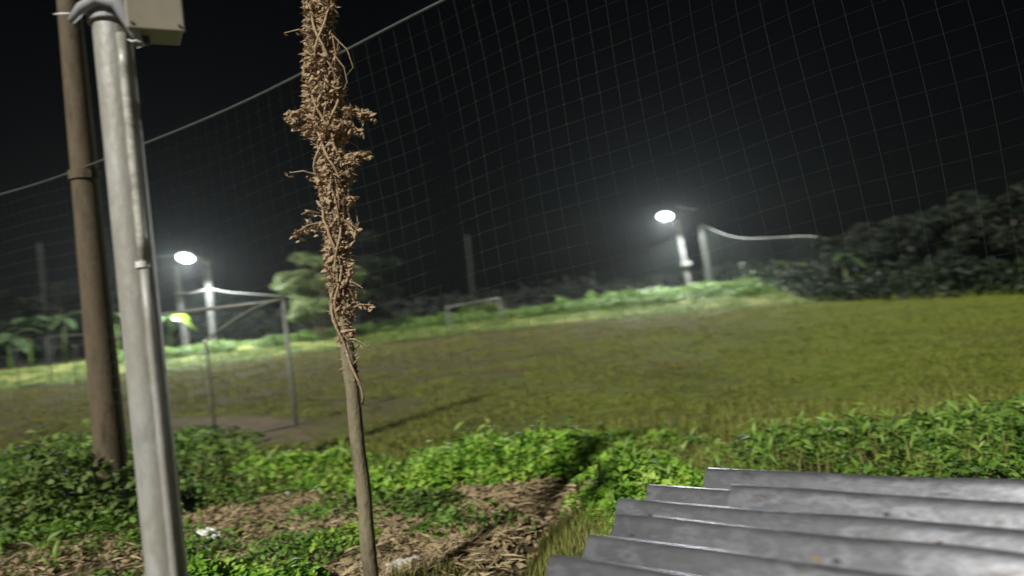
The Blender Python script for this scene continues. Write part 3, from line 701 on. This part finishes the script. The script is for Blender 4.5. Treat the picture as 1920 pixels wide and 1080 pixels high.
# ------------------------------------------------------------------ corrugated roof at the lower right
RO = onz(1078, 1078, 1.0)
Vs = ray(-400, 810); Vs = Vs/np.linalg.norm(Vs)                 # the ridges run down and away to the left
Nt = np.array([1, .6, .05]); Nt = Nt-Vs*(Vs@Nt); Nt /= np.linalg.norm(Nt); Nz = np.cross(Nt, Vs)
PER = .213; AMP = .060
FR = Matrix(((Vs[0], Nt[0], Nz[0], RO[0]), (Vs[1], Nt[1], Nz[1], RO[1]), (Vs[2], Nt[2], Nz[2], RO[2]), (0, 0, 0, 1)))
if FR.to_3x3().determinant() < 0: print('left-handed roof frame')
def rp_(s, t, h=0.0): return RO+Vs*s+Nt*t+Nz*h
def st_(px, py): r_ = ray(px, py); k = ((RO-np.array([0, 0, EYE]))@Nz)/(r_@Nz); q = np.array([0, 0, EYE])+r_*k; return float((q-RO)@Vs), float((q-RO)@Nt)
ro = thing('corrugated_roof', (RO[0], RO[1], 0), 'low shed roof of overlapping dark corrugated sheets at the lower right', 'roof')
def sheet(s_end, s_near, t0, t1, ridge, z, seed):
    ns = 44; ntt = int((t1-t0)/.009); r = random.Random(seed); V = []; Fc = []
    jag = [0]
    for j in range(ntt): jag.append(jag[-1]*.8+r.uniform(-.004, .004))
    for layer in (0, -.006):
        for i in range(ns+1):
            for j in range(ntt+1):
                s_ = s_end+(s_near-s_end)*i/ns+(jag[j] if i == 0 else 0); t_ = t0+(t1-t0)*j/ntt
                dent = .012*(float(vnoise(s_*3+seed, t_*3, 1.0))-.5)
                V.append((s_, t_, z+AMP*math.cos(2*math.pi*(t_-ridge)/PER)+dent+layer))
    n1 = (ns+1)*(ntt+1)
    for i in range(ns):
        for j in range(ntt):
            q = (i*(ntt+1)+j, i*(ntt+1)+j+1, (i+1)*(ntt+1)+j+1, (i+1)*(ntt+1)+j); Fc.append(q); Fc.append(tuple(x+n1 for x in q[::-1]))
    for j in range(ntt):
        for i in (0, ns):
            q = i*(ntt+1)+j; Fc.append((q, q+1, q+1+n1, q+n1))
    for i in range(ns):
        for j in (0, ntt):
            q = i*(ntt+1)+j; Fc.append((q, q+ntt+1, q+ntt+1+n1, q+n1))
    me = bpy.data.meshes.new('roof_sheet'); me.from_pydata(V, [], Fc); me.update()
    o = link('roof_sheet', me, roof_m, None); o.matrix_world = FR; me.polygons.foreach_set('use_smooth', [True]*len(me.polygons))
    bm = bmesh.new(); bm.from_mesh(me); bmesh.ops.recalc_face_normals(bm, faces=bm.faces); bm.to_mesh(me); bm.free()
    es = o.modifiers.new('edges', 'EDGE_SPLIT'); es.split_angle = R(60)
    o.parent = ro; o.matrix_parent_inverse = ro.matrix_world.inverted(); return o
h_ = PER/2
sheet(.07, -2.6, 1.05-h_, 1.05+.06, 1.05, .030, 1)
sheet(.25, -2.6, .62-h_-.01, .833+h_, .833, .008, 2)
sheet(.11, -2.6, .41-h_, .41+h_-.012, .41, .018, 3)
sheet(.08, -2.6, -.95, .197+h_, .197, .006, 4)
sheet(-.18, -2.6, .833-h_+.004, .833+h_-.004, .833, .024, 5)
for s0 in (-.05, -.85, -1.7):
    a = rp_(s0, -.9, -.11); b_ = rp_(s0, 1.04, -.11)
    MB().tube([a, b_], .032, 8).build('rafter', wood_m, ro)
    for q in (a, b_):
        MB().box((q[0], q[1], (q[2]-.02)/2-.05), .08, .08, q[2]+.08).build('shed_post', wood_m, ro, bevel=.004)
for (s0, t0) in ((-.05, 1.05), (-.05, .41), (-.12, .197), (-.3, .833), (-.05, -.016), (-.85, 1.05), (-.85, .62), (-.85, .197)):
    a = rp_(s0, t0, AMP+.02); MB().tube([a, a+Nz*.010], [.011, .008], 8).build('nail_cap', dark_m, ro)
# leaves blown onto the sheets
k = 12; ss = .1-1.3*rng.random(k); tt = -.1+.85*rng.random(k)
P = np.array([rp_(a, b_, .03+AMP*math.cos(2*math.pi*(b_-.197)/PER)) for a, b_ in zip(ss, tt)])
stuff(leaves('fallen_leaves', P, .03*(.6+rng.random(k)), litter_m, up=2.5), 'a few dead leaves lying on the corrugated sheets')

# ------------------------------------------------------------------ stones and litter
def stone(px, py, sz, label, mt=stone_m, name='stone', cat='stone', lumps=1.0, group=None):
    p = onz(px, py, .04); z = float(ground(p[0], p[1]))
    bm = bmesh.new(); bmesh.ops.create_icosphere(bm, subdivisions=3, radius=1)
    for v in bm.verts:
        k = 1+.25*lumps*(vnoise(v.co.x*2+px, v.co.y*2+v.co.z*1.7, 1.0)-.5)*2+.1*(vnoise(v.co.x*6+px, v.co.z*6+v.co.y*3, 1.0)-.5)
        v.co = Vector((v.co.x*k*sz[0], v.co.y*k*sz[1], v.co.z*k*sz[2]))
    me = bpy.data.meshes.new(name); bm.to_mesh(me); bm.free()
    o = link(name, me, mt); o.location = (p[0], p[1], z+sz[2]*.55); o.rotation_euler.z = px
    return tag(o, label, cat, group)
gs = 'pale stones in the litter'
stone(740, 1052, (.10, .09, .06), 'largest pale stone, right beside the foot of the slender trunk', lumps=2, group=gs)
stone(772, 1036, (.06, .06, .04), 'small pale stone touching the largest one on its right', lumps=2, group=gs)
stone(722, 1078, (.05, .05, .04), 'small pale stone at the bottom edge right of the slender trunk', lumps=2, group=gs)
stone(152, 1024, (.06, .05, .025), 'small flat cream stone left of the grey pole', group=gs)
stone(625, 1012, (.06, .05, .05), 'buff stone among weeds just left of the slender trunk', lumps=2, group=gs)
stone(540, 932, (.05, .04, .05), 'small yellowish stone between the grey pole and the slender trunk', group=gs)
stone(420, 980, (.05, .04, .012), 'thin pale flake lying right of the grey pole above the crumpled bag', group=gs)
def bag(px, py):
    p = onz(px, py, .04); z = float(ground(p[0], p[1])); V = []; n = 12
    for i in range(n+1):
        for j in range(n+1):
            u = i/n-.5; v = j/n-.5; r = math.hypot(u, v); V.append((p[0]+u*.26+.02*rng.normal()*.5, p[1]+v*.2+.01*rng.normal(), z+.02+max(0, .09*(1-3.2*r*r))+.014*abs(rng.normal())))
    Fc = [(i*(n+1)+j, (i+1)*(n+1)+j, (i+1)*(n+1)+j+1, i*(n+1)+j+1) for i in range(n) for j in range(n)]
    return tag(MB().add(V, Fc).build('plastic_bag', white_m), 'crumpled white plastic bag on brown litter right of the grey pole', 'bag')
bag(386, 1012)

# ------------------------------------------------------------------ night haze lit by the lamps
hz = MB().box((0, 40, 3.5), 240, 190, 22).build('haze', None); hz['kind'] = 'stuff'; hz['label'] = 'thin night haze glowing round the lamps'
hm = bpy.data.materials.new('thin haze'); hm.use_nodes = True; N = hm.node_tree; N.nodes.clear()
vo = N.nodes.new('ShaderNodeVolumePrincipled'); vo.inputs['Density'].default_value = .00036; vo.inputs['Color'].default_value = (.90, .98, .95, 1); vo.inputs['Anisotropy'].default_value = .72
mo = N.nodes.new('ShaderNodeOutputMaterial'); N.links.new(vo.outputs[0], mo.inputs['Volume']); hz.data.materials.append(hm)
